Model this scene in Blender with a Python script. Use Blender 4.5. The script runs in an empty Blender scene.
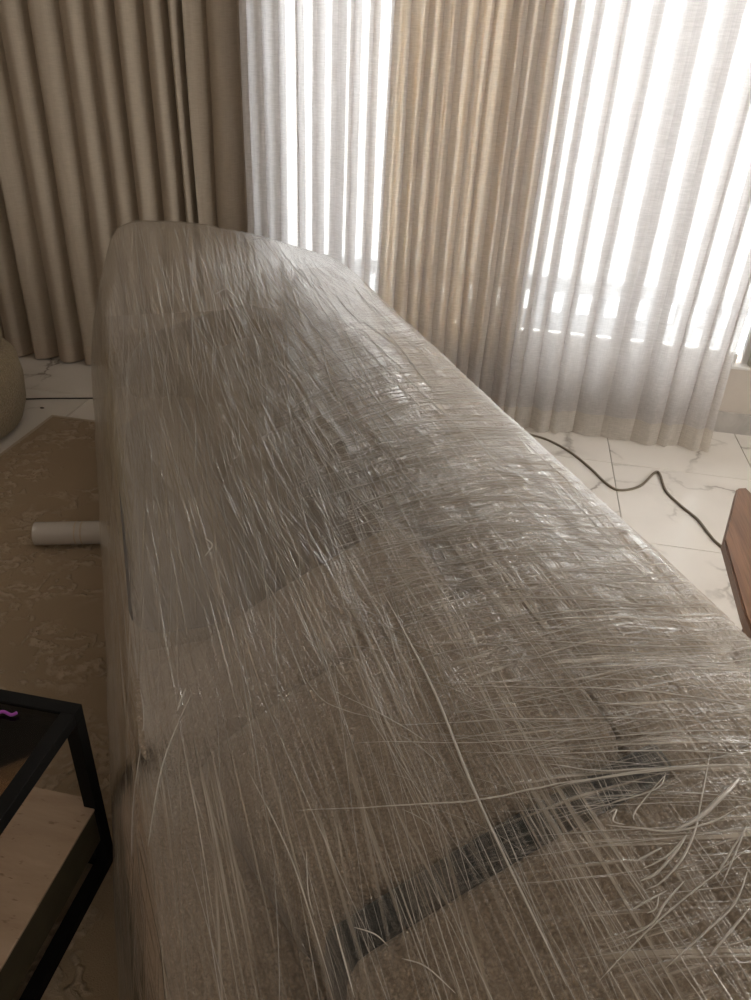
import bpy, bmesh, math, random
import numpy as np
from mathutils import Vector, Matrix, noise
from math import radians, sin, cos, pi

random.seed(7)
SC = bpy.context.scene
COL = SC.collection

# ------------------------------------------------------------ camera
def cam_matrix(loc, pitch, yaw, roll):
    f = Vector((-sin(yaw)*cos(pitch), cos(yaw)*cos(pitch), -sin(pitch)))
    r0 = Vector((cos(yaw), sin(yaw), 0)); u0 = r0.cross(f)
    r = cos(roll)*r0 + sin(roll)*u0; u = -sin(roll)*r0 + cos(roll)*u0
    m = Matrix((r, u, -f)).transposed().to_4x4(); m.translation = loc
    return m
cd = bpy.data.cameras.new('camera'); cam = bpy.data.objects.new('camera', cd); COL.objects.link(cam)
cam.matrix_world = cam_matrix(Vector((0, 0, 1.5)), radians(31.5), radians(9), radians(3.2))
cd.sensor_fit = 'AUTO'; cd.sensor_width = 36; cd.lens = 27.0; cd.clip_start = .02
SC.camera = cam

# ------------------------------------------------------------ world, lights, exposure
w = bpy.data.worlds.new('sky'); SC.world = w; w.use_nodes = True
bg = w.node_tree.nodes['Background']; bg.inputs[0].default_value = (1, .98, .98, 1); bg.inputs[1].default_value = 7.6
def area(name, loc, rot, sx, sy, power, col=(1, 1, 1), portal=False):
    l = bpy.data.lights.new(name, 'AREA'); l.shape = 'RECTANGLE'; l.size = sx; l.size_y = sy; l.energy = power; l.color = col
    o = bpy.data.objects.new(name, l); o.location = loc; o.rotation_euler = rot; COL.objects.link(o)
    if portal: l.cycles.is_portal = True
    return o
WX0, WX1, WZ0, WZ1 = -1.12, 1.125, .31, 3.0     # the window opening
WALL = 3.46
sl = bpy.data.lights.new('sun', 'SUN'); sl.energy = 12; sl.angle = radians(2); sl.color = (1, .95, .88)
so = bpy.data.objects.new('sun', sl); COL.objects.link(so); so.rotation_euler = Vector((-.75, .42, -.62)).to_track_quat('-Z', 'Y').to_euler()
area('window_portal', ((WX0+WX1)/2, WALL+.02, (WZ0+WZ1)/2), (radians(-90), 0, 0), WX1-WX0, WZ1-WZ0, 1, portal=True)
area('room_fill_light', (-.3, -2.1, 1.7), (radians(90), 0, 0), 2.6, 1.8, 4, (1, .86, .70))  # added warm fill from behind the camera, no window modelled there
area('side_fill_light', (2.5, 1.5, 1.75), (0, radians(90), 0), 1.7, 2.2, 30, (1, .95, .88))  # added fill on the unseen right side, brightens floor and film
SC.view_settings.view_transform = 'Standard'; SC.view_settings.look = 'None'
SC.view_settings.exposure = 0.95; SC.view_settings.gamma = 1
SC.view_settings.use_curve_mapping = False
SC.cycles.use_denoising = True
SC.cycles.max_bounces = 10; SC.cycles.transparent_max_bounces = 24; SC.cycles.diffuse_bounces = 5
SC.cycles.transmission_bounces = 8; SC.cycles.sample_clamp_indirect = 8

# ------------------------------------------------------------ node helpers
class NT:
    def __init__(s, name):
        s.m = bpy.data.materials.new(name); s.m.use_nodes = True; s.t = s.m.node_tree; s.t.nodes.clear()
        s.out = s.t.nodes.new('ShaderNodeOutputMaterial')
    def n(s, typ, ins=None, **kw):
        nd = s.t.nodes.new(typ)
        for k, v in kw.items(): setattr(nd, k, v)
        for k, v in (ins or {}).items():
            sk = nd.inputs[k]
            if isinstance(v, bpy.types.NodeSocket): s.t.links.new(v, sk)
            elif isinstance(v, bpy.types.Node): s.t.links.new(v.outputs[0], sk)
            else: sk.default_value = v
        return nd
    def math(s, op, a, b=0.0, c=0.0, clamp=False):
        return s.n('ShaderNodeMath', {0: a, 1: b, 2: c}, operation=op, use_clamp=clamp).outputs[0]
    def mapr(s, v, a, b, c=0.0, d=1.0):
        return s.n('ShaderNodeMapRange', {0: v, 1: a, 2: b, 3: c, 4: d}).outputs[0]
    def mix(s, f, a, b):
        nd = s.t.nodes.new('ShaderNodeMix'); nd.data_type = 'RGBA'
        for i, v in ((0, f), (6, a), (7, b)):
            if isinstance(v, bpy.types.NodeSocket): s.t.links.new(v, nd.inputs[i])
            else: nd.inputs[i].default_value = v
        return nd.outputs[2]
    def ramp(s, v, pts):
        nd = s.n('ShaderNodeValToRGB', {0: v}); e = nd.color_ramp.elements
        while len(e) < len(pts): e.new(.5)
        for i, (p, c) in enumerate(pts): e[i].position = p; e[i].color = c
        return nd.outputs[0]
    def noise(s, vec, scale, detail=2, rough=.5, dist=0.0):
        return s.n('ShaderNodeTexNoise', {'Vector': vec, 'Scale': scale, 'Detail': detail, 'Roughness': rough, 'Distortion': dist}).outputs[0]
    def mapping(s, vec, loc=(0, 0, 0), rot=(0, 0, 0), scale=(1, 1, 1)):
        return s.n('ShaderNodeMapping', {'Vector': vec, 'Location': loc, 'Rotation': rot, 'Scale': scale}).outputs[0]
    def bump(s, h, dist, strength=1.0, normal=None):
        d = {'Height': h, 'Distance': dist, 'Strength': strength}
        if normal is not None: d['Normal'] = normal
        return s.n('ShaderNodeBump', d).outputs[0]
    def pos(s): return s.n('ShaderNodeNewGeometry').outputs['Position']
    def obj(s): return s.n('ShaderNodeTexCoord').outputs['Object']
    def uv(s): return s.n('ShaderNodeTexCoord').outputs['UV']
    def principled(s, **k):
        ins = {a.replace('_', ' '): b for a, b in k.items()}
        return s.n('ShaderNodeBsdfPrincipled', ins).outputs[0]
    def done(s, sh): s.t.links.new(sh, s.out.inputs['Surface']); return s.m
def rgb(r, g, b): return (r, g, b, 1)

def plain(name, col, rough=.6, metal=0, var=.12, scale=8, bump=0, bscale=60, spec=.5):
    t = NT(name); p = t.pos(); nz = t.noise(p, scale, 4)
    c = t.mix(t.mapr(nz, .3, .7), rgb(*[x*(1-var) for x in col]), rgb(*[min(1, x*(1+var)) for x in col]))
    kw = dict(Base_Color=c, Roughness=rough, Metallic=metal)
    if bump: kw['Normal'] = t.bump(t.noise(p, bscale, 3), bump)
    sh = t.principled(**kw); t.t.nodes[-1].inputs['Specular IOR Level'].default_value = spec
    return t.done(sh)

def boucle(name, col, scale=170, var=.35, depth=.004):
    t = NT(name); p = t.pos()
    v = t.n('ShaderNodeTexVoronoi', {'Vector': t.mapping(p), 'Scale': scale}).outputs['Distance']
    nz = t.noise(p, scale*.6, 3, .6, .8); big = t.noise(p, 6, 3)
    h = t.math('ADD', t.math('MULTIPLY', v, -.7), nz)
    c = t.mix(t.mapr(h, .0, .7), rgb(*[x*(1-var) for x in col]), rgb(*[min(1, x*(1+var*.7)) for x in col]))
    c = t.mix(t.math('MULTIPLY', t.mapr(big, .35, .7), .25), c, rgb(*[x*.8 for x in col]))
    return t.done(t.principled(Base_Color=c, Roughness=.95, Normal=t.bump(h, depth), Sheen_Weight=.25))

def fabric_curtain(name, col, transl, alpha, weave=900, tcol=None, spec=False):
    # woven cloth: thread colour + light that comes through the threads + open gaps between threads
    t = NT(name); p = t.pos()
    slub = t.noise(t.mapping(p, scale=(30, 30, 260)), 1, 3, .6); slub2 = t.noise(t.mapping(p, scale=(420, 420, 8)), 1, 2, .6)
    wv = t.math('ADD', t.math('MULTIPLY', slub, .6), t.math('MULTIPLY', slub2, .4))
    k = t.mapr(wv, .35, .65)
    c = t.mix(k, rgb(*[x*.90 for x in col]), rgb(*[min(1, x*1.06) for x in col]))
    tc = tcol or col
    c2 = t.mix(k, rgb(*[x*.88 for x in tc]), rgb(*[min(1, x*1.05) for x in tc]))
    nrm = t.bump(wv, .0006, .6)
    d = t.n('ShaderNodeBsdfDiffuse', {'Color': c, 'Normal': nrm}).outputs[0]
    tr = t.n('ShaderNodeBsdfTranslucent', {'Color': c2, 'Normal': nrm}).outputs[0]
    sh = t.n('ShaderNodeMixShader', {0: transl, 1: d, 2: tr}).outputs[0]
    if alpha < 1:
        tp = t.n('ShaderNodeBsdfTransparent', {'Color': rgb(1, .985, .96)}).outputs[0]
        # threads close up when cloth is seen edge-on
        lw = t.n('ShaderNodeLayerWeight', {'Blend': .5}).outputs['Facing']
        a = t.math('ADD', t.math('ADD', alpha, t.math('MULTIPLY', t.math('POWER', lw, 2.0), 1-alpha)), t.math('MULTIPLY', t.math('SUBTRACT', k, .5), .08), clamp=True)
        sh = t.n('ShaderNodeMixShader', {0: a, 1: tp, 2: sh}).outputs[0]
    return t.done(sh)

# ------------------------------------------------------------ object helpers
def props(o, label=None, cat=None, group=None, kind=None):
    if label: o['label'] = label
    if cat: o['category'] = cat
    if group: o['group'] = group
    if kind: o['kind'] = kind
    return o
def empty(name, loc, label, cat, group=None, rz=0):
    o = bpy.data.objects.new(name, None); COL.objects.link(o); o.location = loc; o.rotation_euler = (0, 0, rz)
    o.empty_display_size = .05
    return props(o, label, cat, group)
def link(name, me, mat, parent=None, smooth=True):
    if mat is not None: me.materials.append(mat)
    if smooth:
        me.polygons.foreach_set('use_smooth', [True]*len(me.polygons))
    o = bpy.data.objects.new(name, me); COL.objects.link(o)
    if parent is not None:
        o.parent = parent
        o.matrix_parent_inverse = Matrix.Identity(4)
        pm = parent_mat(parent).inverted(); me.transform(pm)       # vertices are given in world space
    return o
def parent_mat(p):
    m = Matrix.LocRotScale(p.location, p.rotation_euler, p.scale)
    while p.parent: p = p.parent; m = Matrix.LocRotScale(p.location, p.rotation_euler, p.scale) @ m
    return m
def mesh(name, V, F):
    me = bpy.data.meshes.new(name); me.from_pydata([tuple(v) for v in V], [], F); me.validate(); me.update(); return me
def bm_mesh(name, bm):
    bmesh.ops.recalc_face_normals(bm, faces=bm.faces)
    me = bpy.data.meshes.new(name); bm.to_mesh(me); bm.free(); return me
def box_bm(bm, x0, x1, y0, y1, z0, z1, bev=0, seg=2, M=None):
    r = bmesh.ops.create_cube(bm, size=1); vs = r['verts']
    for v in vs: v.co = Vector(((x0+x1)/2+v.co.x*(x1-x0), (y0+y1)/2+v.co.y*(y1-y0), (z0+z1)/2+v.co.z*(z1-z0)))
    if bev:
        es = list({e for v in vs for e in v.link_edges})
        r2 = bmesh.ops.bevel(bm, geom=es, offset=bev, segments=seg, affect='EDGES', profile=.5)
        vs = list({v for f in r2['faces'] for v in f.verts} | {v for v in vs if v.is_valid})
    if M is not None:
        for v in vs: v.co = M @ v.co
def box(name, b, mat, parent=None, bev=0, seg=2, M=None):
    bm = bmesh.new(); box_bm(bm, *b, bev=bev, seg=seg, M=M)
    return link(name, bm_mesh(name, bm), mat, parent, smooth=False)
def tube_data(pts, rad, n=8, cap=True):
    pts = [Vector(p) for p in pts]; V = []; F = []
    for i, p in enumerate(pts):
        t = (pts[min(i+1, len(pts)-1)] - pts[max(i-1, 0)]).normalized()
        a = t.cross(Vector((0, 0, 1)));  a = a.normalized() if a.length > 1e-4 else Vector((1, 0, 0)); b = t.cross(a)
        r = rad[i] if isinstance(rad, (list, tuple)) else rad
        for k in range(n): V.append(p + a*(r*cos(2*pi*k/n)) + b*(r*sin(2*pi*k/n)))
    for i in range(len(pts)-1):
        for k in range(n): F.append((i*n+k, i*n+(k+1) % n, (i+1)*n+(k+1) % n, (i+1)*n+k))
    if cap: F.append(tuple(range(n))[::-1]); F.append(tuple(range((len(pts)-1)*n, len(pts)*n)))
    return V, F
def cr(P, n):
    P = [Vector(p) for p in P]; out = []
    for i in range(len(P)-1):
        p0, p1, p2, p3 = P[max(i-1, 0)], P[i], P[i+1], P[min(i+2, len(P)-1)]
        for k in range(n):
            t = k/n; out.append(.5*((2*p1)+(p2-p0)*t+(2*p0-5*p1+4*p2-p3)*t*t+(3*p1-p0-3*p2+p3)*t**3))
    out.append(P[-1]); return out

# ------------------------------------------------------------ materials
M = {}
M['wall'] = plain('wall_paint', (.60, .545, .49), .85, var=.03, bump=.0005, bscale=200)
M['white_wall'] = plain('ceiling_paint', (.74, .70, .64), .9, var=.02)
M['frame'] = plain('window_frame_white', (.75, .74, .72), .4, var=.02)
M['outside'] = plain('outside_render', (.36, .37, .39), .9, var=.05, bump=.001, bscale=80)
M['outwall'] = plain('courtyard_render', (.42, .41, .41), .9, var=.03)
M['outfloor'] = plain('outside_paving', (.40, .42, .45), .7, var=.06)
M['black'] = plain('black_metal', (.005, .005, .005), .75, var=.2, scale=20, spec=.2)
M['cable'] = plain('cable_rubber', (.19, .16, .115), .5, var=.1)
M['darkcable'] = plain('dark_cable_rubber', (.015, .013, .01), .5)
M['boucle'] = boucle('taupe_boucle', (.40, .31, .225))
M['boucle2'] = boucle('light_taupe_boucle', (.42, .34, .265), 190)
M['cream'] = boucle('cream_boucle', (.52, .43, .28), 120, .25, .006)
M['charcoal'] = boucle('charcoal_cloth', (.02, .018, .018), 400, .3, .001)
M['teal'] = boucle('slate_cloth', (.035, .043, .046), 400, .3, .001)
M['grey'] = boucle('grey_cloth', (.14, .125, .115), 300, .3, .001)
M['blackout'] = fabric_curtain('blackout_cloth', (.50, .435, .355), .06, 1)
M['drape'] = fabric_curtain('linen_drape', (.60, .45, .27), .62, .80, tcol=(.88, .68, .39))
M['sheer'] = fabric_curtain('sheer_cloth', (.72, .69, .66), .66, .76, tcol=(.76, .745, .755))

def m_tile():
    t = NT('marble_porcelain'); rnd = t.n('ShaderNodeObjectInfo').outputs['Random']
    off = t.n('ShaderNodeCombineXYZ', {0: t.math('MULTIPLY', rnd, 37.0), 1: t.math('MULTIPLY', rnd, 91.0), 2: 0.0}).outputs[0]
    p = t.n('ShaderNodeVectorMath', {0: t.pos(), 1: off}, operation='ADD').outputs[0]
    warp = t.n('ShaderNodeTexNoise', {'Vector': p, 'Scale': 2.2, 'Detail': 5.0, 'Roughness': .6}).outputs[1]
    pw = t.n('ShaderNodeVectorMath', {0: p, 1: t.n('ShaderNodeVectorMath', {0: warp, 1: (.55, .55, 0)}, operation='MULTIPLY').outputs[0]}, operation='ADD').outputs[0]
    ve = t.n('ShaderNodeTexVoronoi', {'Vector': pw, 'Scale': 2.1}, feature='DISTANCE_TO_EDGE').outputs['Distance']
    vein = t.mapr(ve, 0.0, .028, 1, 0)
    mask = t.mapr(t.noise(p, 3.1, 3), .42, .62)
    soft = t.math('MULTIPLY', t.mapr(ve, 0.0, .16, 1, 0), .22)
    f = t.math('MULTIPLY', t.math('ADD', t.math('MULTIPLY', vein, .75), soft), mask, clamp=True)
    c = t.mix(f, rgb(.80, .765, .72), rgb(.30, .27, .24))
    return t.done(t.principled(Base_Color=c, Roughness=.22))
M['tile'] = m_tile()
M['grout'] = plain('grout', (.34, .31, .28), .9, var=.05)
def m_skirting():
    t = NT('grey_marble'); p = t.pos(); nz = t.noise(p, 6, 5, .6, 1.2)
    return t.done(t.principled(Base_Color=t.mix(t.mapr(nz, .4, .62), rgb(.42, .40, .38), rgb(.56, .53, .50)), Roughness=.3))
M['skirting'] = m_skirting()
def m_rug():
    t = NT('carved_wool'); p = t.pos()
    wv = t.n('ShaderNodeTexNoise', {'Vector': p, 'Scale': 9.0, 'Detail': 3.0}).outputs[1]
    pw = t.n('ShaderNodeVectorMath', {0: p, 1: t.n('ShaderNodeVectorMath', {0: wv, 1: (.30, .22, 0)}, operation='MULTIPLY').outputs[0]}, operation='ADD').outputs[0]
    v1 = t.n('ShaderNodeTexVoronoi', {'Vector': pw, 'Scale': 24.0}, feature='SMOOTH_F1').outputs['Distance']
    petals = t.math('MULTIPLY', t.mapr(v1, .46, .30), t.mapr(t.noise(p, 60, 2), .3, .5))
    region = t.mapr(t.noise(p, 3.6, 2), .42, .50)
    relief = t.math('MULTIPLY', petals, region)
    pile = t.noise(p, 420, 3, .7)
    h = t.math('ADD', t.math('MULTIPLY', relief, 1.0), t.math('MULTIPLY', pile, .35))
    c = t.mix(relief, rgb(.40, .31, .21), rgb(.60, .49, .37))
    c = t.mix(t.mapr(t.noise(p, 1.7, 4), .35, .7), c, rgb(.44, .34, .235))
    c = t.mix(t.mapr(pile, .3, .6), t.mix(.25, c, rgb(.14, .10, .065)), c)
    return t.done(t.principled(Base_Color=c, Roughness=.95, Normal=t.bump(h, .008)))
M['rug'] = m_rug()
M['rug_edge'] = plain('rug_binding', (.50, .42, .32), .9, var=.1, bump=.002, bscale=300)
def m_wood(name, a, b, rot, rough=.4):
    t = NT(name); p = t.mapping(t.pos(), rot=rot, scale=(22, 1.6, 22))
    g = t.noise(p, 1.6, 6, .62, .6); g2 = t.noise(t.mapping(t.pos(), rot=rot, scale=(260, 9, 260)), 1, 2)
    c = t.mix(t.mapr(g, .35, .65), rgb(*a), rgb(*b)); c = t.mix(t.math('MULTIPLY', t.mapr(g2, .5, .7), .4), c, rgb(*[x*.5 for x in a]))
    return t.done(t.principled(Base_Color=c, Roughness=rough, Normal=t.bump(g2, .0004)))
M['wood'] = m_wood('walnut', (.14, .066, .034), (.25, .125, .068), (0, 0, .1))
M['wood_dark'] = m_wood('dark_walnut', (.07, .03, .014), (.12, .05, .025), (0, 0, .1))
def m_stone():
    t = NT('travertine'); p = t.pos()
    g = t.noise(t.mapping(p, scale=(1, 4.5, 9)), 5, 6, .6, .4); pits = t.noise(t.mapping(p, scale=(1, 3, 3)), 45, 3)
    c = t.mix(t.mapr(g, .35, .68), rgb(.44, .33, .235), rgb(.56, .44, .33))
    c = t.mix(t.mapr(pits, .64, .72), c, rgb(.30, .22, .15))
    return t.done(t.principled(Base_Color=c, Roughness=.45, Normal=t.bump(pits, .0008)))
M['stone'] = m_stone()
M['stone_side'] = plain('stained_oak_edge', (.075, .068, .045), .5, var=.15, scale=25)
def m_glass(name, tint, rough=.02):
    t = NT(name); fr = t.n('ShaderNodeFresnel', {'IOR': 1.45}).outputs[0]
    tp = t.n('ShaderNodeBsdfTransparent', {'Color': tint}).outputs[0]
    gl = t.n('ShaderNodeBsdfGlossy', {'Roughness': rough}).outputs[0]
    return t.done(t.n('ShaderNodeMixShader', {0: fr, 1: tp, 2: gl}).outputs[0])
M['glass'] = m_glass('window_glass', rgb(.93, .96, .96)); M['smoked'] = m_glass('smoked_glass', rgb(.62, .50, .38))
M['purple'] = plain('purple_plastic', (.30, .06, .38), .35)
M['rollfilm'] = plain('rolled_film', (.56, .53, .50), .22, var=.05, scale=4)
M['card'] = plain('card_core', (.42, .34, .24), .9)
M['debris'] = plain('brown_crumb', (.05, .035, .02), .8)
M['hem'] = fabric_curtain('blackout_hem_cloth', (.50, .42, .34), .04, 1)
M['sheerhem'] = fabric_curtain('sheer_hem_cloth', (.78, .74, .69), .5, .75, tcol=(.85, .81, .75))

# ------------------------------------------------------------ room shell
X0, X1, Y0, Y1, H = -3.3, 2.6, -2.2, WALL, 3.1
TS, TG, TX, TY = .6, .003, .545, 2.985
fl = box('floor', (X0, X1, Y0, Y1+.05, -.06, -.004), M['grout']); fl['kind'] = 'structure'
bm = bmesh.new(); box_bm(bm, TG/2, TS-TG/2, TG/2, TS-TG/2, -.010, 0, bev=.0012, seg=1); tme = bm_mesh('tile', bm); tme.materials.append(M['tile'])
i0 = math.floor((X0-TX)/TS); i1 = math.ceil((X1-TX)/TS); j0 = math.floor((Y0-TY)/TS); j1 = math.ceil((Y1-TY)/TS)
for i in range(i0, i1):
    for j in range(j0, j1):
        x, y = TX+i*TS, TY+j*TS
        if x < X0-.01 or x+TS > X1+.01 or y < Y0-.01 or y+TS > Y1+.01:      # cut tiles at the walls
            xa, xb, ya, yb = max(x, X0)+TG/2, min(x+TS, X1)-TG/2, max(y, Y0)+TG/2, min(y+TS, Y1)-TG/2
            if xb-xa < .02 or yb-ya < .02: continue
            bm = bmesh.new(); box_bm(bm, xa, xb, ya, yb, -.010, 0, bev=.0012, seg=1); me = bm_mesh('tile', bm); me.materials.append(M['tile'])
            o = bpy.data.objects.new('tile', me)
        else:
            o = bpy.data.objects.new('tile', tme); o.location = (x, y, 0)
        COL.objects.link(o); o.parent = fl
def S(name, b, mat, parent=None): 
    o = box(name, b, mat, parent)
    if parent is None: o['kind'] = 'structure'
    return o
S('ceiling', (X0, X1, Y0, Y1+.2, H, H+.1), M['white_wall'])
S('wall_left', (X0-.1, X0, Y0, Y1, 0, H), M['wall'])
S('wall_right', (X1, X1+.1, Y0, Y1, 0, H), M['wall'])
S('wall_back', (X0, X1, Y0-.1, Y0, 0, H), M['wall'])
bm = bmesh.new()
for b in ((X0, WX0, WALL, WALL+.2, 0, H), (WX1, X1, WALL, WALL+.2, 0, H), (WX0, WX1, WALL, WALL+.2, 0, WZ0), (WX0, WX1, WALL, WALL+.2, WZ1, H)):
    box_bm(bm, *b)
wf = link('wall_front', bm_mesh('wall_front', bm), M['wall'], smooth=False); wf['kind'] = 'structure'
S('baseboard_front', (WX0-2.1, X1, WALL-.014, WALL, 0, .10), M['skirting'])
S('baseboard_right', (X1-.014, X1, Y0, Y1-.02, 0, .10), M['skirting'])
S('baseboard_left', (X0, X0+.014, Y0, Y1-.02, 0, .10), M['skirting'])
# window: frame, mullions, panes, handle
win = bpy.data.objects.new('window_1', None); COL.objects.link(win); win.location = ((WX0+WX1)/2, WALL+.08, WZ0); win['kind'] = 'structure'
fy0, fy1 = WALL+.05, WALL+.12
bm = bmesh.new()
for b in ((WX0, WX0+.05, fy0, fy1, WZ0, WZ1), (WX1-.028, WX1, fy0, fy1, WZ0, WZ1), (WX0+.05, WX1-.05, fy0, fy1, WZ0, WZ0+.05), (WX0+.05, WX1-.05, fy0, fy1, WZ1-.05, WZ1)):
    box_bm(bm, *b, bev=.004, seg=1)
link('window_frame', bm_mesh('window_frame', bm), M['frame'], win, smooth=False)
mx = (WX0+WX1)/2
box('mullion', (mx-.025, mx+.025, fy0+.005, fy1-.005, WZ0+.05, WZ1-.05), M['frame'], win, bev=.004)
for a, b in ((WX0+.05, mx-.025), (mx+.025, WX1-.028)):
    box('pane', (a, b, fy0+.03, fy0+.036, WZ0+.05, WZ1-.05), M['glass'], win)
box('latch', (WX1-.040, WX1-.018, fy0-.022, fy0, .62, .74), M['black'], win, bev=.004)
box('window_sill', (WX0-.0, WX1+.0, WALL-.005, WALL+.05, WZ0-.002, WZ0+.012), M['frame'], win, bev=.003)

# outside: balcony floor and a parapet pierced by two rows of openings
S('balcony_floor', (-6, 6, WALL+.2, 6.3, -.12, -.02), M['outfloor'])
bw = S('wall_courtyard', (-6, 6, 6.3, 6.45, -.12, 2.7), M['outwall'])
par = bpy.data.objects.new('balcony_parapet', None); COL.objects.link(par); par.location = (0, 4.65, -.02)
props(par, 'low pale parapet with two rows of square openings outside the window', 'parapet')
PY0, PY1 = 4.6, 4.68
box('middle_rail', (-3.5, 3.5, PY0, PY1, .02, .13), M['outside'], par, bev=.004)
box('parapet_cap', (-3.5, 3.5, PY0-.02, PY1+.02, .27, .36), M['outside'], par, bev=.005)
box('bottom_rail', (-3.5, 3.5, PY0, PY1, -.15+.13, -.01), M['outside'], par)
x = -3.45
while x < 3.4:
    box('baluster', (x, x+.085, PY0+.01, PY1-.01, .13, .27), M['outside'], par)
    box('baluster', (x, x+.085, PY0+.01, PY1-.01, -.01, .02), M['outside'], par)
    x += .165

# ------------------------------------------------------------ curtains
def smooth_noise(x): return noise.noise(Vector((x, 3.7, 1.3)))
def curtain_mesh(name, folds, y0, amp, over, z0, z1, nt=16, nz=26, flare=.35, hemrise=0, seed=0, ampvar=.25, endz=None):
    """folds = x positions of the fold borders; each fold is an omega-shaped pleat"""
    rnd = random.Random(seed); P = []
    fx = []
    for k in range(len(folds)-1):
        w_ = folds[k+1]-folds[k]; a = amp*(1+rnd.uniform(-ampvar, ampvar)); c = over*(1+rnd.uniform(-.2, .25)); ph = rnd.uniform(-.2, .2)
        for i in range(nt):
            t = i/nt
            P.append((folds[k]+w_*(t+c*sin(2*pi*t)), -a*cos(2*pi*t), ph, k))
    P.append((folds[-1], -amp, 0, len(folds)-1))
    V = []; F = []; n = len(P)
    for j in range(nz+1):
        s = j/nz; z = z0+(z1-z0)*s**1.35
        fl_ = 1+flare*max(0, 1-z/.7)**2
        for i, (x, d, ph, k) in enumerate(P):
            sway = .010*smooth_noise(k*2.3+z*.9+seed)*(1 if z < 2 else .5)
            V.append((x+sway*1.0+.012*max(0, 1-z/.5)*smooth_noise(k*5.1+seed+9), y0+d*fl_*(1+.25*smooth_noise(k*1.7+z*1.3)), z+(hemrise*abs(smooth_noise(k*3.3+seed)) if j == 0 else 0)))
    for j in range(nz):
        for i in range(n-1): F.append((j*n+i, j*n+i+1, (j+1)*n+i+1, (j+1)*n+i))
    return mesh(name, V, F)
# left blackout curtain
lf = [-3.15, -2.98, -2.80, -2.62, -2.47, -2.33, -2.18, -2.045, -1.90, -1.775, -1.668, -1.53, -1.448, -1.395, -1.27, -1.13]
c1 = empty('blackout_curtain', (-2.1, 3.36, 0), 'taupe opaque curtain in deep dark folds at the left, beside the sheers', 'curtain')
link('cloth', curtain_mesh('cloth', lf, 3.36, .036, .10, .10, 3.06, seed=3, flare=.1), M['blackout'], c1)
link('hem', curtain_mesh('hem', lf, 3.358, .037, .10, .008, .108, nz=3, seed=3, flare=.1), M['hem'], c1)
# sheer curtain, full width of the window
sf = [-1.14, -1.09, -1.025, -.955, -.875, -.80, -.725, -.655, -.585, -.515, -.45, -.39, -.33, -.27, -.21, -.15, -.09, -.03, .03, .095, .15, .225, .325, .445, .585, .70, .81, .90, .975]
c2 = empty('sheer_curtain', (0, 3.27, 0), 'white sheer linen curtain glowing with daylight across the window', 'curtain')
link('cloth', curtain_mesh('cloth', sf, 3.27, .034, .50, .10, 3.06, seed=11, flare=1.1), M['sheer'], c2)
link('hem', curtain_mesh('hem', sf, 3.269, .035, .50, .006, .108, nz=3, seed=11, flare=1.1), M['sheerhem'], c2)
# gathered beige drape behind the sheer
df = [-.565,  -.50, -.455, -.41, -.37, -.33, -.285, -.245, -.205, -.16, -.12, -.08, -.035, .005, .045, .085]
c3 = empty('linen_drape', (-.29, 3.37, 0), 'golden beige linen drape bunched in narrow folds behind the sheer curtain', 'curtain')
link('cloth', curtain_mesh('cloth', df, 3.375, .030, .32, .012, 3.06, seed=5, flare=.15), M['drape'], c3)
# curtain track
tr_ = box('curtain_track', (X0+.02, 1.3, 3.25, 3.40, 3.065, 3.095), M['frame'], None, bev=.003); props(tr_, 'white ceiling curtain track above the window curtains', 'curtain track')

# ------------------------------------------------------------ rug
rx0, rx1, ry0, ry1 = -1.895, .05, -1.2, 2.72
def rug_mesh():
    V = []; F = []; nx, ny = 60, 100
    for j in range(ny+1):
        for i in range(nx+1):
            x = rx0+(rx1-rx0)*i/nx; y = ry0+(ry1-ry0)*j/ny
            V.append((x, y, .012+.001*noise.noise(Vector((x*6, y*6, 0)))))
    for j in range(ny):
        for i in range(nx): F.append((j*(nx+1)+i, j*(nx+1)+i+1, (j+1)*(nx+1)+i+1, (j+1)*(nx+1)+i))
    return mesh('pile', V, F)
rug = empty('rug', (-.9, .8, 0), 'beige carved-pile rug with floral relief under the wrapped sofa', 'rug')
link('pile', rug_mesh(), M['rug'], rug)
bm = bmesh.new()
for b in ((rx0-.014, rx0+.004, ry0, ry1, .0005, .0135), (rx1-.004, rx1+.014, ry0, ry1, .0005, .0135), (rx0-.014, rx1+.014, ry1-.004, ry1+.014, .0005, .0135), (rx0-.014, rx1+.014, ry0-.014, ry0+.004, .0005, .0135)):
    box_bm(bm, *b, bev=.004, seg=2)
link('binding', bm_mesh('binding', bm), M['rug_edge'], rug)

# ------------------------------------------------------------ film surface over the sofa (a = along the sofa, b = front to back)
OX, OY = -.356, .43
SA, SB = (-.485, .8745), (.8745, .485)
def W(a, b, z): return Vector((OX+SA[0]*a+SB[0]*b, OY+SA[1]*a+SB[1]*b, z))
GA = np.array([-.36, -.1, .3, .8, 1.3, 1.7, 2.0, 2.3, 2.56])
GB = np.array([0, .05, .13, .3, .5, .7, .85, .90, .94])
GZ = np.array([
    [.32, .42, .47, .56, .67, .755, .778, .78, .70],
    [.34, .43, .48, .58, .69, .77, .790, .79, .71],
    [.34, .43, .49, .61, .71, .785, .800, .80, .72],
    [.34, .43, .48, .59, .70, .785, .803, .80, .72],
    [.35, .44, .49, .60, .70, .785, .803, .80, .72],
    [.38, .48, .54, .63, .71, .785, .803, .80, .72],
    [.42, .54, .62, .69, .745, .79, .805, .80, .72],
    [.48, .64, .74, .80, .81, .81, .805, .80, .72],
    [.50, .66, .84, .87, .86, .83, .80, .79, .71]])
def _idx(G, x):
    i = int(np.searchsorted(G, x)-1); return max(0, min(len(G)-2, i))
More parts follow.
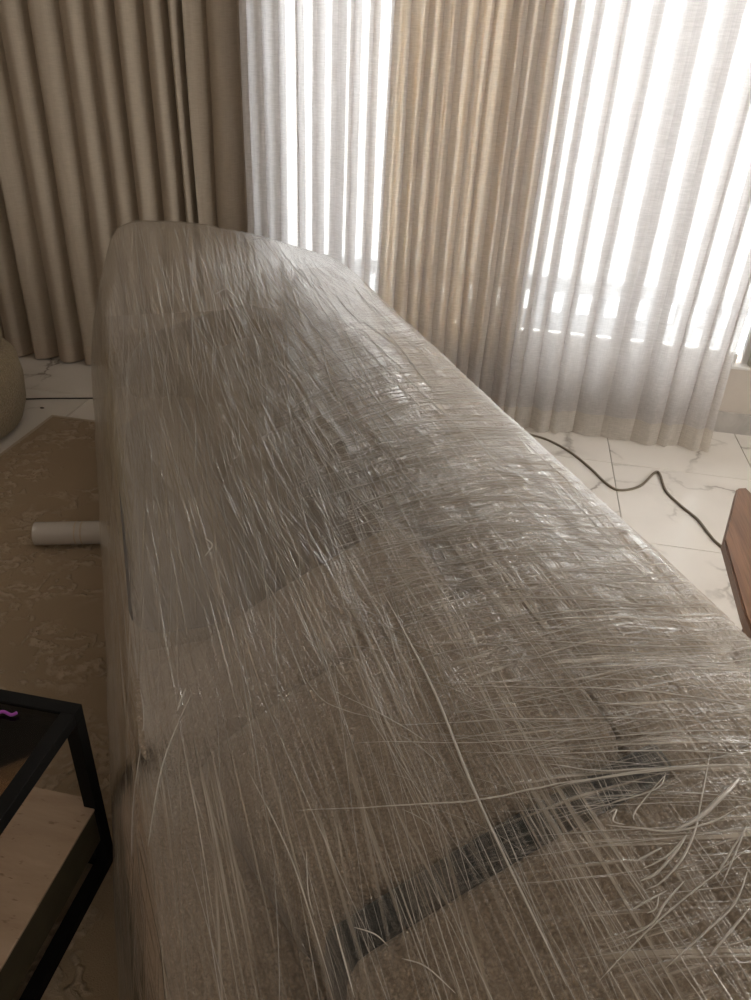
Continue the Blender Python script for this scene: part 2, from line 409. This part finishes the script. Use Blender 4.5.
def _herm(G, Y, x):
    i = _idx(G, x); t = (x-G[i])/(G[i+1]-G[i]); t = max(0.0, min(1.0, t))
    def m(k):
        if k == 0: return (Y[1]-Y[0])/(G[1]-G[0])
        if k == len(G)-1: return (Y[-1]-Y[-2])/(G[-1]-G[-2])
        return (Y[k+1]-Y[k-1])/(G[k+1]-G[k-1])
    h = G[i+1]-G[i]
    return (2*t**3-3*t*t+1)*Y[i]+(t**3-2*t*t+t)*h*m(i)+(-2*t**3+3*t*t)*Y[i+1]+(t**3-t*t)*h*m(i+1)
def HZ(a, b): return float(_herm(GB, [_herm(GA, GZ[:, k], a) for k in range(len(GB))], b))
def sstep(x, a, b): t = max(0, min(1, (x-a)/(b-a))); return t*t*(3-2*t)
def warp_a(a, b): return a-.33*(max(0, (b-.25)/.65))**1.6*sstep(a, 1.5, 2.56)
def film_pt(a, b, lift=0.0):
    z = HZ(a, b)
    z += .0035*noise.noise(Vector((a*3, b*14, 0)))+.002*noise.noise(Vector((a*9+5, b*40, 2)))
    return W(warp_a(a, b), b, z+lift)

def film_mesh():
    NA, NB, NS = 240, 120, 14
    top = [[None]*(NB+1) for _ in range(NA+1)]
    rows = []; uvs = []
    for i in range(NA+1):
        a = GA[0]+(GA[-1]-GA[0])*i/NA; r = []; u = []
        fz = HZ(a, 0); bz = HZ(a, GB[-1])
        for k in range(NS, 0, -1):
            t = k/NS; z = fz*(1-t)+.014*t
            b = -.030*sin(pi*t)-.014*t+.006*noise.noise(Vector((a*5, t*3, 4)))*sin(pi*t)
            r.append(W(warp_a(a, 0), b, z)); u.append((a, -(fz-z)))
        for j in range(NB+1):
            b = GB[-1]*j/NB; r.append(film_pt(a, b)); u.append((a, b))
        for k in range(1, NS+1):
            t = k/NS; z = bz*(1-t)+.014*t
            r.append(W(warp_a(a, GB[-1]), GB[-1]+.012*sin(pi*t*.5), z)); u.append((a, GB[-1]+(bz-z)))
        rows.append(r); uvs.append(u)
    def end(rows, uvs, first):
        base, ub = (rows[0], uvs[0]) if first else (rows[-1], uvs[-1]); out = []
        sgn = -1 if first else 1
        for k in range(1, 13):
            t = k/12; r = []; u = []
            for p, q in zip(base, ub):
                z = p.z*(1-t)+.014*t
                out_ = .05*sin(pi/2*min(1, t*3))*sgn
                r.append(Vector((p.x+SA[0]*out_, p.y+SA[1]*out_, z))); u.append((q[0]+sgn*(p.z-z), q[1]))
            out.append((r, u))
        return out
    A = end(rows, uvs, True)[::-1]; B = end(rows, uvs, False)
    rows = [x[0] for x in A]+rows+[x[0] for x in B]; uvs = [x[1] for x in A]+uvs+[x[1] for x in B]
    n = len(rows[0]); V = [p for r in rows for p in r]; U = [q for u in uvs for q in u]
    F = [(i*n+j, i*n+j+1, (i+1)*n+j+1, (i+1)*n+j) for i in range(len(rows)-1) for j in range(n-1)]
    me = mesh('film_sheet', V, F)
    uvl = me.uv_layers.new(name='UVMap')
    li = np.zeros(len(me.loops), dtype=np.int32); me.loops.foreach_get('vertex_index', li)
    arr = np.array(U, dtype=np.float32)[li].ravel(); uvl.data.foreach_set('uv', arr)
    return me

def m_film(name, base=.06, gain=.95, extra=0.0):
    t = NT(name); uv = t.uv()
    def streak(ang, long_, across, seed, lo, hi, detail=2.0, wob=.0):
        v = uv
        if wob:
            n_ = t.n('ShaderNodeTexNoise', {'Vector': uv, 'Scale': 2.0, 'Detail': 1.0}).outputs[1]
            v = t.n('ShaderNodeVectorMath', {0: uv, 1: t.n('ShaderNodeVectorMath', {0: n_, 1: (wob, wob, 0)}, operation='MULTIPLY').outputs[0]}, operation='ADD').outputs[0]
        mp = t.mapping(t.mapping(v, rot=(0, 0, ang)), loc=(seed, seed*1.7, 0), scale=(long_, across, 1))
        nz = t.n('ShaderNodeTexNoise', {'Vector': mp, 'Scale': 1.0, 'Detail': detail, 'Roughness': .6}, noise_dimensions='2D').outputs[0]
        return t.mapr(nz, lo, hi)
    sep = t.n('ShaderNodeSeparateXYZ', {0: uv}); U, Vv = sep.outputs[0], sep.outputs[1]
    s1 = streak(.02, 1.1, 170, 1.3, .52, .70, wob=.012)
    s1b = streak(-.09, .9, 105, 7.1, .55, .72, wob=.012)
    s1c = streak(.13, 1.6, 210, 4.4, .54, .72, wob=.015)
    s2 = streak(1.15, 2.0, 120, 12.9, .54, .70, wob=.03)
    s2b = streak(1.38, 2.5, 160, 22.9, .55, .72, wob=.04)
    s3 = streak(-.75, 3.5, 130, 31.0, .60, .76, wob=.04)
    right = t.math('MULTIPLY', t.mapr(Vv, .34, .62), t.mapr(U, 1.9, 1.1))
    lown = t.mapr(t.noise(uv, 5.0, 2), .38, .62)
    # weights
    fam1 = t.math('MAXIMUM', t.math('MAXIMUM', s1, t.math('MULTIPLY', s1b, .9)), t.math('MULTIPLY', s1c, .7))
    fam2 = t.math('MULTIPLY', t.math('MAXIMUM', s2, t.math('MULTIPLY', s2b, .9)), t.math('MULTIPLY_ADD', right, .9, .06))
    fam3 = t.math('MULTIPLY', s3, t.math('MULTIPLY', t.mapr(Vv, .45, .2), .35))
    tot = t.math('MAXIMUM', t.math('MAXIMUM', t.math('MULTIPLY', fam1, t.math('MULTIPLY_ADD', lown, .4, .5)), fam2), fam3)
    thin = t.math('MULTIPLY', t.math('MULTIPLY', t.mapr(Vv, .22, .36), t.mapr(Vv, .64, .50)), t.math('MULTIPLY', t.mapr(U, .60, .72), t.mapr(U, 2.2, 1.9)))
    tot = t.math('MULTIPLY', tot, t.math('MULTIPLY_ADD', thin, -.5, 1.0))
    broad = streak(.03, .8, 16, 3.3, .35, .68, 1.0, .1)
    haze = t.math('MULTIPLY_ADD', broad, .30, base+extra)
    haze = t.math('SUBTRACT', haze, t.mapr(U, .25, -.1, 0, .14), clamp=True)
    alpha = t.math('ADD', haze, t.math('MULTIPLY', tot, gain*.6), clamp=True)
    crink = t.noise(uv, 24, 4, .6, 1.5)
    hgt = t.math('ADD', t.math('ADD', t.math('MULTIPLY', fam1, .8), t.math('MULTIPLY', fam2, 1.1)), t.math('MULTIPLY', crink, .35))
    nrm = t.bump(hgt, .0014)
    fc = t.mix(tot, rgb(.50, .42, .335), rgb(.95, .89, .80))
    dif = t.n('ShaderNodeBsdfDiffuse', {'Color': fc, 'Normal': nrm}).outputs[0]
    trl = t.n('ShaderNodeBsdfTranslucent', {'Color': fc, 'Normal': nrm}).outputs[0]
    ds = t.n('ShaderNodeMixShader', {0: .35, 1: dif, 2: trl}).outputs[0]
    tp = t.n('ShaderNodeBsdfTransparent', {'Color': rgb(.97, .97, .97)}).outputs[0]
    body = t.n('ShaderNodeMixShader', {0: alpha, 1: tp, 2: ds}).outputs[0]
    gl = t.n('ShaderNodeBsdfGlossy', {'Color': rgb(1, 1, 1), 'Roughness': .21, 'Normal': nrm}).outputs[0]
    # several film layers: reflection climbs steeply with the angle
    fac = t.n('ShaderNodeLayerWeight', {'Blend': .5, 'Normal': nrm}).outputs['Facing']
    fr = t.math('MINIMUM', t.math('MULTIPLY_ADD', t.math('POWER', fac, 1.85), 1.6, .02), .65)
    return t.done(t.n('ShaderNodeMixShader', {0: fr, 1: body, 2: gl}).outputs[0])
M['film'] = m_film('stretch_film')
def m_ridge(name, op):
    t = NT(name)
    d = t.n('ShaderNodeBsdfDiffuse', {'Color': rgb(.94, .91, .87)}).outputs[0]; tr = t.n('ShaderNodeBsdfTranslucent', {'Color': rgb(.94, .91, .87)}).outputs[0]
    m1 = t.n('ShaderNodeMixShader', {0: .4, 1: d, 2: tr}).outputs[0]
    tp = t.n('ShaderNodeBsdfTransparent').outputs[0]; m2 = t.n('ShaderNodeMixShader', {0: op, 1: tp, 2: m1}).outputs[0]
    gl = t.n('ShaderNodeBsdfGlossy', {'Roughness': .22}).outputs[0]
    return t.done(t.n('ShaderNodeMixShader', {0: .25, 1: m2, 2: gl}).outputs[0])
M['ridge'] = m_ridge('bunched_film', .66); M['fold'] = m_ridge('gathered_film', .95)

wrap = empty('plastic_wrap', tuple(W(1.1, .45, 0)), 'clear stretch film wound tightly all around the long sofa', 'plastic wrap')
link('film_sheet', film_mesh(), M['film'], wrap)
def ridge_data(path, wd, hgt, V, F, lift=.001):
    """a pinched fold of film running over the sheet: triangular section that tapers out at both ends"""
    n = len(path); base = len(V); P = [film_pt(a, b, lift) for a, b in path]
    for i, p in enumerate(P):
        tt = (P[min(i+1, n-1)]-P[max(i-1, 0)]).normalized(); sd = tt.cross(Vector((0, 0, 1))).normalized(); up = sd.cross(tt)
        e = sin(pi*(i+.15)/(n-.7))**.6
        V += [p-sd*wd*e, p+up*hgt*e+sd*wd*.3*e, p+sd*wd*e]
    for i in range(n-1):
        q = base+i*3
        F += [(q, q+1, q+4, q+3), (q+1, q+2, q+5, q+4), (q+2, q, q+3, q+5)]
rnd = random.Random(21); V = []; F = []
def inside(a, b): return GA[0]+.02 < a < GA[-1]-.03 and .02 < b < .93
def strand(a, b, ang, L, wd, curve=0.0):
    n = max(5, int(L/.03)); path = []
    for i in range(n):
        if not inside(a, b): break
        path.append((a, b)); a += cos(ang)*L/n; b += sin(ang)*L/n; ang += curve/n
    if len(path) >= 4: ridge_data(path, wd, wd*1.3, V, F)
for _ in range(600):                                  # lengthwise bands
    a = rnd.uniform(-.3, 2.4); b = rnd.triangular(.04, .9, .45)
    strand(a, b, rnd.gauss(0.02, .07)+(pi if rnd.random() < .5 else 0), rnd.uniform(.12, .6), rnd.uniform(.0003, .0010)*(.55+.45*sstep(a, 0, .8)), rnd.uniform(-.12, .12))
for _ in range(340):                                  # cross bands over the backrest side
    a = rnd.triangular(-.25, 1.5, .2); b = rnd.uniform(.42, .8)
    strand(a, b, rnd.gauss(2.02, .16) if a < .9 else rnd.gauss(1.8, .2), rnd.uniform(.08, .42), rnd.uniform(.0003, .0009), rnd.uniform(-.25, .1))
for _ in range(60):                                   # small slanting creases near the first cushion
    a = rnd.uniform(.0, .5); b = rnd.uniform(.36, .6)
    strand(a, b, rnd.gauss(2.35, .12), rnd.uniform(.06, .2), rnd.uniform(.0003, .0008), .5)
o = link('wrinkle_ridges', mesh('wrinkle_ridges', V, F), M['ridge'], wrap); o['kind'] = 'stuff'
def fold(path, wd, h=None):
    V = []; F = []; q = cr([Vector((a, b, 0)) for a, b in path], 8)
    ridge_data([(p.x, p.y) for p in q], wd, h or wd*1.2, V, F, .001)
    link('film_fold', mesh('film_fold', V, F), M['fold'], wrap)
FOLDS = [
    ([(-0.1,0.59),(-0.11,0.64),(-0.1,0.66)], 0.0009),
    ([(-0.12,0.57),(-0.14,0.6),(-0.16,0.63),(-0.17,0.67),(-0.17,0.7)], 0.0015),
    ([(-0.16,0.63),(-0.16,0.66),(-0.15,0.7),(-0.14,0.73)], 0.0032),
    ([(-0.17,0.58),(-0.17,0.59),(-0.17,0.61)], 0.0016),
    ([(-0.18,0.58),(-0.18,0.61),(-0.17,0.64)], 0.0012),
    ([(-0.19,0.57),(-0.19,0.59),(-0.18,0.62),(-0.17,0.64)], 0.0018),
    ([(-0.2,0.57),(-0.2,0.59),(-0.19,0.62),(-0.17,0.65),(-0.14,0.68),(-0.1,0.72)], 0.0014),
    ([(-0.21,0.55),(-0.21,0.56),(-0.21,0.59)], 0.0012),
    ([(-0.22,0.56),(-0.22,0.57),(-0.21,0.58)], 0.001),
    ([(-0.23,0.53),(-0.23,0.56),(-0.22,0.58),(-0.21,0.61)], 0.0014),
    ([(-0.27,0.55),(-0.26,0.6),(-0.25,0.64),(-0.23,0.67)], 0.0013),
    ([(-0.28,0.59),(-0.27,0.62),(-0.26,0.65)], 0.0014),
    ([(-0.22,0.64),(-0.21,0.66),(-0.19,0.7)], 0.0012),
    ([(-0.23,0.64),(-0.21,0.67),(-0.19,0.7)], 0.001),
    ([(-0.13,0.6),(-0.12,0.61),(-0.1,0.66)], 0.001),
    ([(-0.11,0.58),(-0.11,0.59),(-0.12,0.58),(-0.13,0.59)], 0.0012),
    ([(-0.05,0.54),(-0.08,0.63),(-0.13,0.75)], 0.0016),
    ([(-0.02,0.55),(-0.06,0.6),(-0.09,0.66)], 0.0011),
    ([(-0.01,0.56),(-0.07,0.67),(-0.12,0.76)], 0.001),
    ([(0.4,0.47),(0.17,0.47),(-0.02,0.46),(-0.24,0.46)], 0.0022),
    ([(0.11,0.25),(0.0,0.43),(-0.05,0.55),(-0.13,0.75)], 0.0014),
    ([(0.15,0.35),(0.0,0.58),(-0.09,0.78)], 0.0009),
    ([(0.28,0.59),(0.18,0.74),(0.1,0.9)], 0.0009),
    ([(0.14,0.51),(0.04,0.66),(-0.06,0.81)], 0.001),
    ([(0.14,0.41),(0.03,0.59),(-0.06,0.74)], 0.0009),
    ([(0.17,0.61),(0.09,0.72),(0.04,0.85)], 0.0009),
    ([(0.55,0.05),(0.46,0.05),(0.34,0.02),(0.25,0.01)], 0.0009),
    ([(0.45,0.14),(0.35,0.08),(0.22,0.04)], 0.0014),
    ([(0.47,0.13),(0.45,0.12),(0.43,0.11)], 0.0022),
    ([(0.05,0.25),(0.0,0.24),(-0.03,0.24)], 0.0008),
    ([(-0.07,0.28),(-0.09,0.3),(-0.11,0.31)], 0.0009),
    ([(-0.13,0.32),(-0.15,0.34),(-0.19,0.36)], 0.0009),
    ([(0.26,0.34),(0.14,0.41),(0.1,0.43)], 0.0008),
    ([(0.32,0.31),(0.24,0.33),(0.16,0.39)], 0.0007),
    ([(2.48,0.6),(2.53,0.65),(2.43,0.66)], 0.0014),
    ([(2.05,0.42),(2.06,0.46),(1.98,0.48)], 0.0016),
    ([(0.86,0.22),(0.82,0.23),(0.8,0.21)], 0.0018),
    ([(-0.03,0.26),(-0.1,0.26),(-0.14,0.26)], 0.001),
    ([(0.22,0.2),(0.05,0.23),(-0.12,0.24)], 0.001),
    ([(-0.25,0.49),(-0.23,0.57),(-0.21,0.69)], 0.001),
]
for path, wd in FOLDS: fold(path, wd)

# ------------------------------------------------------------ sofa and cushions inside the film
def pad(name, a0, a1, b0, b1, ztop, zbot, r, mat, parent=None, na=26, nb=26, puff=0.0, skew=0.0):
    """upholstered block in sofa coordinates with rounded rims; ztop is a number or a function of a, b"""
    f = ztop if callable(ztop) else (lambda a, b: ztop)
    V = []; F = []; tops = []; bots = []
    def prof(t, n):      # more samples near the rims
        return .5-.5*cos(pi*t)
    for i in range(na+1):
        for j in range(nb+1):
            s, t = prof(i/na, na), prof(j/nb, nb); a = a0+(a1-a0)*s; b = b0+(b1-b0)*t
            da = min(a-a0, a1-a); db = min(b-b0, b1-b)
            ra = max(0, 1-da/r); rb = max(0, 1-db/r); q = min(1, math.hypot(ra, rb))
            drop = r*(1-math.sqrt(max(0, 1-q*q)))
            pf = puff*(sin(pi*s)*sin(pi*t))**.5 if puff else 0
            # pull plan corners in a little
            if ra > 0 and rb > 0 and math.hypot(ra, rb) > 1:
                k = 1/math.hypot(ra, rb); ca = (a0+r if a < (a0+a1)/2 else a1-r); cb = (b0+r if b < (b0+b1)/2 else b1-r)
                a = ca+(a-ca)*k; b = cb+(b-cb)*k
            b += skew*(1-(a-a0)/(a1-a0))*(1-(b-b0)/(b1-b0))
            zt = f(a, b)
            V.append(W(a, b, max(zbot+.002, zt-drop+pf))); tops.append(len(V)-1)
    m_ = nb+1
    for i in range(na):
        for j in range(nb): F.append((i*m_+j, i*m_+j+1, (i+1)*m_+j+1, (i+1)*m_+j))
    ring = [i*m_ for i in range(na+1)]+[na*m_+j for j in range(1, m_)]+[i*m_+nb for i in range(na-1, -1, -1)]+[j for j in range(nb-1, 0, -1)]
    n0 = len(V)
    for i in ring: V.append((V[i][0], V[i][1], zbot))
    for k in range(len(ring)):
        k2 = (k+1) % len(ring); F.append((ring[k], ring[k2], n0+k2, n0+k))
    F.append(tuple(n0+k for k in range(len(ring))))
    me = mesh(name, V, F); bm = bmesh.new(); bm.from_mesh(me); bmesh.ops.recalc_face_normals(bm, faces=bm.faces); bm.to_mesh(me); bm.free()
    return link(name, me, mat, parent)
sofa = empty('sofa', tuple(W(1.05, .45, 0)), 'long taupe boucle sofa wrapped in clear stretch film', 'sofa')
pad('base', -.30, 2.32, .03, .88, .25, .07, .02, M['boucle'], sofa)
for k, (a0, a1) in enumerate(((-.085, .70), (.71, 1.45), (1.46, 2.10))):
    pad('seat_cushion', a0, a1, .02, .66, .405, .252, .035, M['boucle'], sofa, puff=.012)
pad('backrest', -.09, 2.18, .67, .885, lambda a, b: HZ(a, b)-.02, .252, .05, M['boucle'], sofa, na=60)
for a0, a1 in ((-.335, -.088), (2.11, 2.30)):
    pad('armrest', a0, a1, .26 if a0 < 0 else .03, .885 if a0 < 0 else .84, (lambda a, b: HZ(a, b)-.016) if a0 < 0 else (lambda a, b: min(.6, HZ(a, b)-.03)), .072, .03, M['boucle2'], sofa)
for a_, b_ in ((-.25, .09), (-.25, .82), (2.22, .09), (2.2, .74)):
    p = W(a_, b_, 0); V2, F2 = tube_data([(p.x, p.y, .013), (p.x, p.y, .075)], [.018, .026], 14)
    link('leg', mesh('leg', V2, F2), M['wood_dark'], sofa)
def cushion(label, *a, grp='loose cushions under the film', **k):
    o = pad('cushion', *a, **k); props(o, label, 'cushion', grp); return o
gap = lambda d: (lambda a, b: HZ(a, b)-d)
cushion('light taupe boucle cushion under the film next to the nearest armrest', -.040, .335, .12, .665, gap(.014), .425, .045, M['boucle2'], skew=.12)
cushion('taupe boucle cushion under the film, second from the nearest armrest', .345, .62, .04, .60, gap(.024), .425, .07, M['boucle2'])
cushion('narrow slate strip standing in for the shaded gap beside the nearest armrest', -.086, -.043, .25, .69, gap(.020), .425, .010, M['teal'])  # dark filler, its colour gives the shadow of the gap by the armrest
cushion('dark slate cushion under the film at the nearest front corner of the sofa', -.32, -.092, .07, .225, gap(.03), .26, .04, M['teal'])
cushion('charcoal block standing in for seat shade under the film in the middle of the sofa', .66, 1.235, .285, .60, gap(.03), .425, .11, M['charcoal'])  # near-black filler added for the shade deep in the seat seam
cushion('charcoal block standing in for seat shade under the film towards the curtain end', 1.25, 1.86, .30, .58, gap(.04), .425, .11, M['charcoal'])  # same seam shade carried on as a dark block
cushion('grey cushion under the film along the front of the seat', .70, 1.75, .04, .275, gap(.05), .425, .09, M['grey'])
cushion('tall grey cushion under the raised far end of the film', 1.90, 2.10, .10, .60, gap(.06), .425, .09, M['grey'])

# ------------------------------------------------------------ roll of film on the rug
def cyl_between(p, q, r, n=32): return tube_data([p, Vector(p).lerp(Vector(q), .5), q], r, n)
rp, rq = Vector((-1.422, 1.828, .053)), Vector((-1.20, 1.895, .053)); rd = (rq-rp).normalized()
roll = empty('film_roll', (rp.x, rp.y, .0135), 'white roll of unused stretch film lying on the rug, partly under the wrap', 'film roll')
V2, F2 = cyl_between(rp, rq, .039, 40); F2 = F2[:-2]
bm = bmesh.new(); me = mesh('rolled_film', V2, F2)
n = 40; V3 = [Vector(v) for v in V2]
# end faces as rings around the core
a_ = Vector((0, 0, 1)).cross(rd).normalized(); b_ = rd.cross(a_)
me2V = list(V3); me2F = list(F2)
for p in (rp, rq):
    s0 = len(me2V)
    for k in range(n): me2V.append(p+a_*.039*cos(2*pi*k/n)+b_*.039*sin(2*pi*k/n))
    for k in range(n): me2V.append(p+a_*.024*cos(2*pi*k/n)+b_*.024*sin(2*pi*k/n))
    for k in range(n): me2F.append((s0+k, s0+(k+1) % n, s0+n+(k+1) % n, s0+n+k))
bm.free(); link('rolled_film', mesh('rolled_film', me2V, me2F), M['rollfilm'], roll)
V4 = []; F4 = []
for r_ in (.024, .0205):
    for p in (rp-rd*.010, rq+rd*.010):
        for k in range(n): V4.append(p+a_*r_*cos(2*pi*k/n)+b_*r_*sin(2*pi*k/n))
for k in range(n):
    k2 = (k+1) % n
    F4 += [(k, k2, n+k2, n+k), (2*n+k, 3*n+k, 3*n+k2, 2*n+k2), (k, 2*n+k, 2*n+k2, k2), (n+k, n+k2, 3*n+k2, 3*n+k)]
link('core', mesh('core', V4, F4), M['card'], roll)
for s_ in (.13, .15):
    p = rp+rd*s_; V5, F5 = tube_data([p, p+rd*.004], .0396, 40); link('film_edge', mesh('film_edge', V5, F5), M['rug_edge'], roll)

# ------------------------------------------------------------ coffee table
tx1, ty1 = -.643, .846; tx0, ty0 = -1.60, .02; TH = .466; B = .026; z0t = .013
tab = empty('coffee_table', ((tx0+tx1)/2, (ty0+ty1)/2, z0t), 'black metal framed coffee table with glass top and stone lower shelf', 'coffee table')
for x, y in ((tx1-B, ty1-B), (tx0, ty1-B), (tx1-B, ty0), (tx0, ty0)):
    box('leg', (x, x+B, y, y+B, z0t, TH-B), M['black'], tab, bev=.0015)
for nm, z in (('top_rail', TH-B), ('bottom_rail', z0t)):
    for b in ((tx0, tx1, ty1-B, ty1), (tx0, tx1, ty0, ty0+B), (tx0, tx0+B, ty0+B, ty1-B), (tx1-B, tx1, ty0+B, ty1-B)):
        if nm == 'bottom_rail':
            b = (b[0]+(B if b[1]-b[0] > B*2 else 0), b[1]-(B if b[1]-b[0] > B*2 else 0), b[2], b[3])
        box(nm, (*b, z, z+B), M['black'], tab, bev=.0015)
box('glass_top', (tx0+B-.006, tx1-B+.006, ty0+B-.006, ty1-B+.006, TH-.012, TH-.004), M['smoked'], tab)
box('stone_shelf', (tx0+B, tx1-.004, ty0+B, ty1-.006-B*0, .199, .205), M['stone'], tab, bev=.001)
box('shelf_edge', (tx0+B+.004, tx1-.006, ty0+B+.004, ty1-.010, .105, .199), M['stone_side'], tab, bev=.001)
hp = Vector((-.775, .790, TH+.0005)); q = cr([hp, hp+Vector((.012, .006, .003)), hp+Vector((.028, .004, .001)), hp+Vector((.036, .010, .0025))], 5)
V2, F2 = tube_data(q, .0028, 8); o = link('hair_tie', mesh('hair_tie', V2, F2), M['purple']); props(o, 'tiny purple plastic scrap lying on the glass tabletop', 'scrap')

# ------------------------------------------------------------ cream tub armchair at the left edge
ch = empty('tub_armchair', (-2.3, 2.35, 0), 'cream boucle tub armchair at the left edge beside the rug', 'armchair')
def lathe_super(name, cx, cy, prof, mat, parent, n=56, sx=1, sy=1, dent=None):
    V = []; F = []
    for r, z in prof:
        for k in range(n):
            t = 2*pi*k/n; V.append((cx+r*sx*cos(t), cy+r*sy*sin(t), z))
    for i in range(len(prof)-1):
        for k in range(n): F.append((i*n+k, i*n+(k+1) % n, (i+1)*n+(k+1) % n, (i+1)*n+k))
    F.append(tuple(range(n))[::-1]); F.append(tuple(range((len(prof)-1)*n, len(prof)*n)))
    return link(name, mesh(name, V, F), mat, parent)
cx, cy = -2.385, 2.47
lathe_super('base', cx, cy, [(.40, .012), (.43, .03), (.455, .10), (.462, .20), (.45, .29), (.42, .325), (.38, .335)], M['cream'], ch)
lathe_super('seat', cx, cy-.01, [(.36, .337), (.40, .35), (.42, .38), (.415, .42), (.38, .45), (.30, .462), (.1, .468)], M['cream'], ch)
# backrest: curved roll round the rear
arc = [(cx+.36*cos(t), cy+.36*sin(t)) for t in np.linspace(radians(95), radians(265), 26)]
V2 = []; F2 = []
sec = [(-.07, .47), (-.085, .55), (-.08, .66), (-.05, .72), (0, .74), (.05, .72), (.08, .66), (.085, .55), (.07, .47)]
for i, t in enumerate(np.linspace(radians(75), radians(285), 30)):
    e = sin(pi*min(1, max(0, (i+.6)/30.2)))**.35
    for d, z in sec: V2.append((cx+(.34+d*e)*cos(t), cy+(.34+d*e)*sin(t), .47+(z-.47)*e))
ns = len(sec)
for i in range(29):
    for k in range(ns-1): F2.append((i*ns+k, i*ns+k+1, (i+1)*ns+k+1, (i+1)*ns+k))
    F2.append((i*ns+ns-1, i*ns, (i+1)*ns, (i+1)*ns+ns-1))
F2.append(tuple(range(ns))[::-1]); F2.append(tuple(range(29*ns, 30*ns)))
link('backrest', mesh('backrest', V2, F2), M['cream'], ch)

# ------------------------------------------------------------ wooden armchair at the right edge
wc = empty('wooden_armchair', (.95, 1.45, 0), 'brown wooden armchair with angular arms at the right edge', 'armchair')
def prism(name, poly, z0, z1, mat, parent, bev=.004):
    bm = bmesh.new(); vs = [bm.verts.new((x, y, z1)) for x, y in poly]; f = bm.faces.new(vs)
    r = bmesh.ops.extrude_face_region(bm, geom=[f]); 
    for v in [g for g in r['geom'] if isinstance(g, bmesh.types.BMVert)]: v.co.z = z0
    bmesh.ops.recalc_face_normals(bm, faces=bm.faces)
    bmesh.ops.bevel(bm, geom=list(bm.edges), offset=bev, segments=2, affect='EDGES')
    return link(name, bm_mesh(name, bm), mat, parent, smooth=False)
arm = [(.605, 1.655), (.695, 1.935), (.722, 1.945), (.745, 1.86), (.72, 1.10), (.60, 1.05), (.59, 1.36)]
prism('arm', arm, .468, .50, M['wood'], wc)
prism('arm', [(2.02-x if False else 1.98-x, y) for x, y in arm][::-1], .468, .50, M['wood'], wc)
def beam(name, p, q, wx, wy, mat, parent):
    p, q = Vector(p), Vector(q); d = (q-p); L = d.length; d.normalize()
    rot = Vector((0, 0, 1)).rotation_difference(d).to_matrix().to_4x4(); rot.translation = p
    bm = bmesh.new(); box_bm(bm, -wx/2, wx/2, -wy/2, wy/2, 0, L, bev=.003, seg=1, M=rot)
    return link(name, bm_mesh(name, bm), mat, parent, smooth=False)
for sx in (.67, 1.31):
    beam('leg', (sx, 1.52, .002), (sx, 1.45, .465), .035, .055, M['wood'], wc)
    beam('leg', (sx, .98, .002), (sx, 1.14, .465), .035, .055, M['wood'], wc)
    beam('side_rail', (sx, 1.49, .22), (sx, 1.06, .22), .028, .045, M['wood_dark'], wc)
beam('front_rail', (.69, 1.485, .24), (1.29, 1.485, .24), .05, .028, M['wood'], wc)
box('seat', (.70, 1.28, 1.06, 1.60, .265, .37), M['charcoal'], wc, bev=.03, seg=3)
beam('backrest', (.99, 1.06, .37), (.99, .86, .80), .56, .06, M['charcoal'], wc)

# ------------------------------------------------------------ cables and a crumb on the floor
def cable(name, pts, r, mat, label):
    V, F = tube_data(cr(pts, 8), r, 8); o = link(name, mesh(name, V, F), mat); props(o, label, 'cable')

cable('floor_cable', [(.0,3.19,.004),(.09,3.18,.004),(.185,3.158,.004),(.275,3.121,.004),(.369,3.029,.004),(.448,2.902,.004),(.509,2.78,.004),(.558,2.744,.004),(.642,2.8,.004),(.712,2.925,.006),(.735,2.928,.006),(.742,2.79,.004),(.782,2.687,.004),(.831,2.596,.004),(.855,2.504,.004),(.875,2.442,.004),(.93,2.38,.004),(1.15,2.3,.004),(1.6,2.4,.004)], .0052, M['cable'], 'grey cable kinked across the marble floor beneath the window')
cable('thin_cable', [(-2.14,2.86,.0035),(-2.02,2.905,.0035),(-1.83,2.965,.0035),(-1.70,3.01,.0035),(-1.5,3.03,.0035)], .0035, M['darkcable'], 'thin dark cable on the floor below the opaque curtain')
bm = bmesh.new(); bmesh.ops.create_icosphere(bm, subdivisions=2, radius=.008)
for v in bm.verts: v.co = Vector((v.co.x*1.3, v.co.y*.8, max(0, v.co.z*.5)))+Vector((-2.003, 2.807, 0))+Vector((noise.noise(v.co*300)*.002, 0, 0))
props(link('crumb', bm_mesh('crumb', bm), M['debris']), 'small dark crumb on the floor near the thin dark cable', 'crumb')
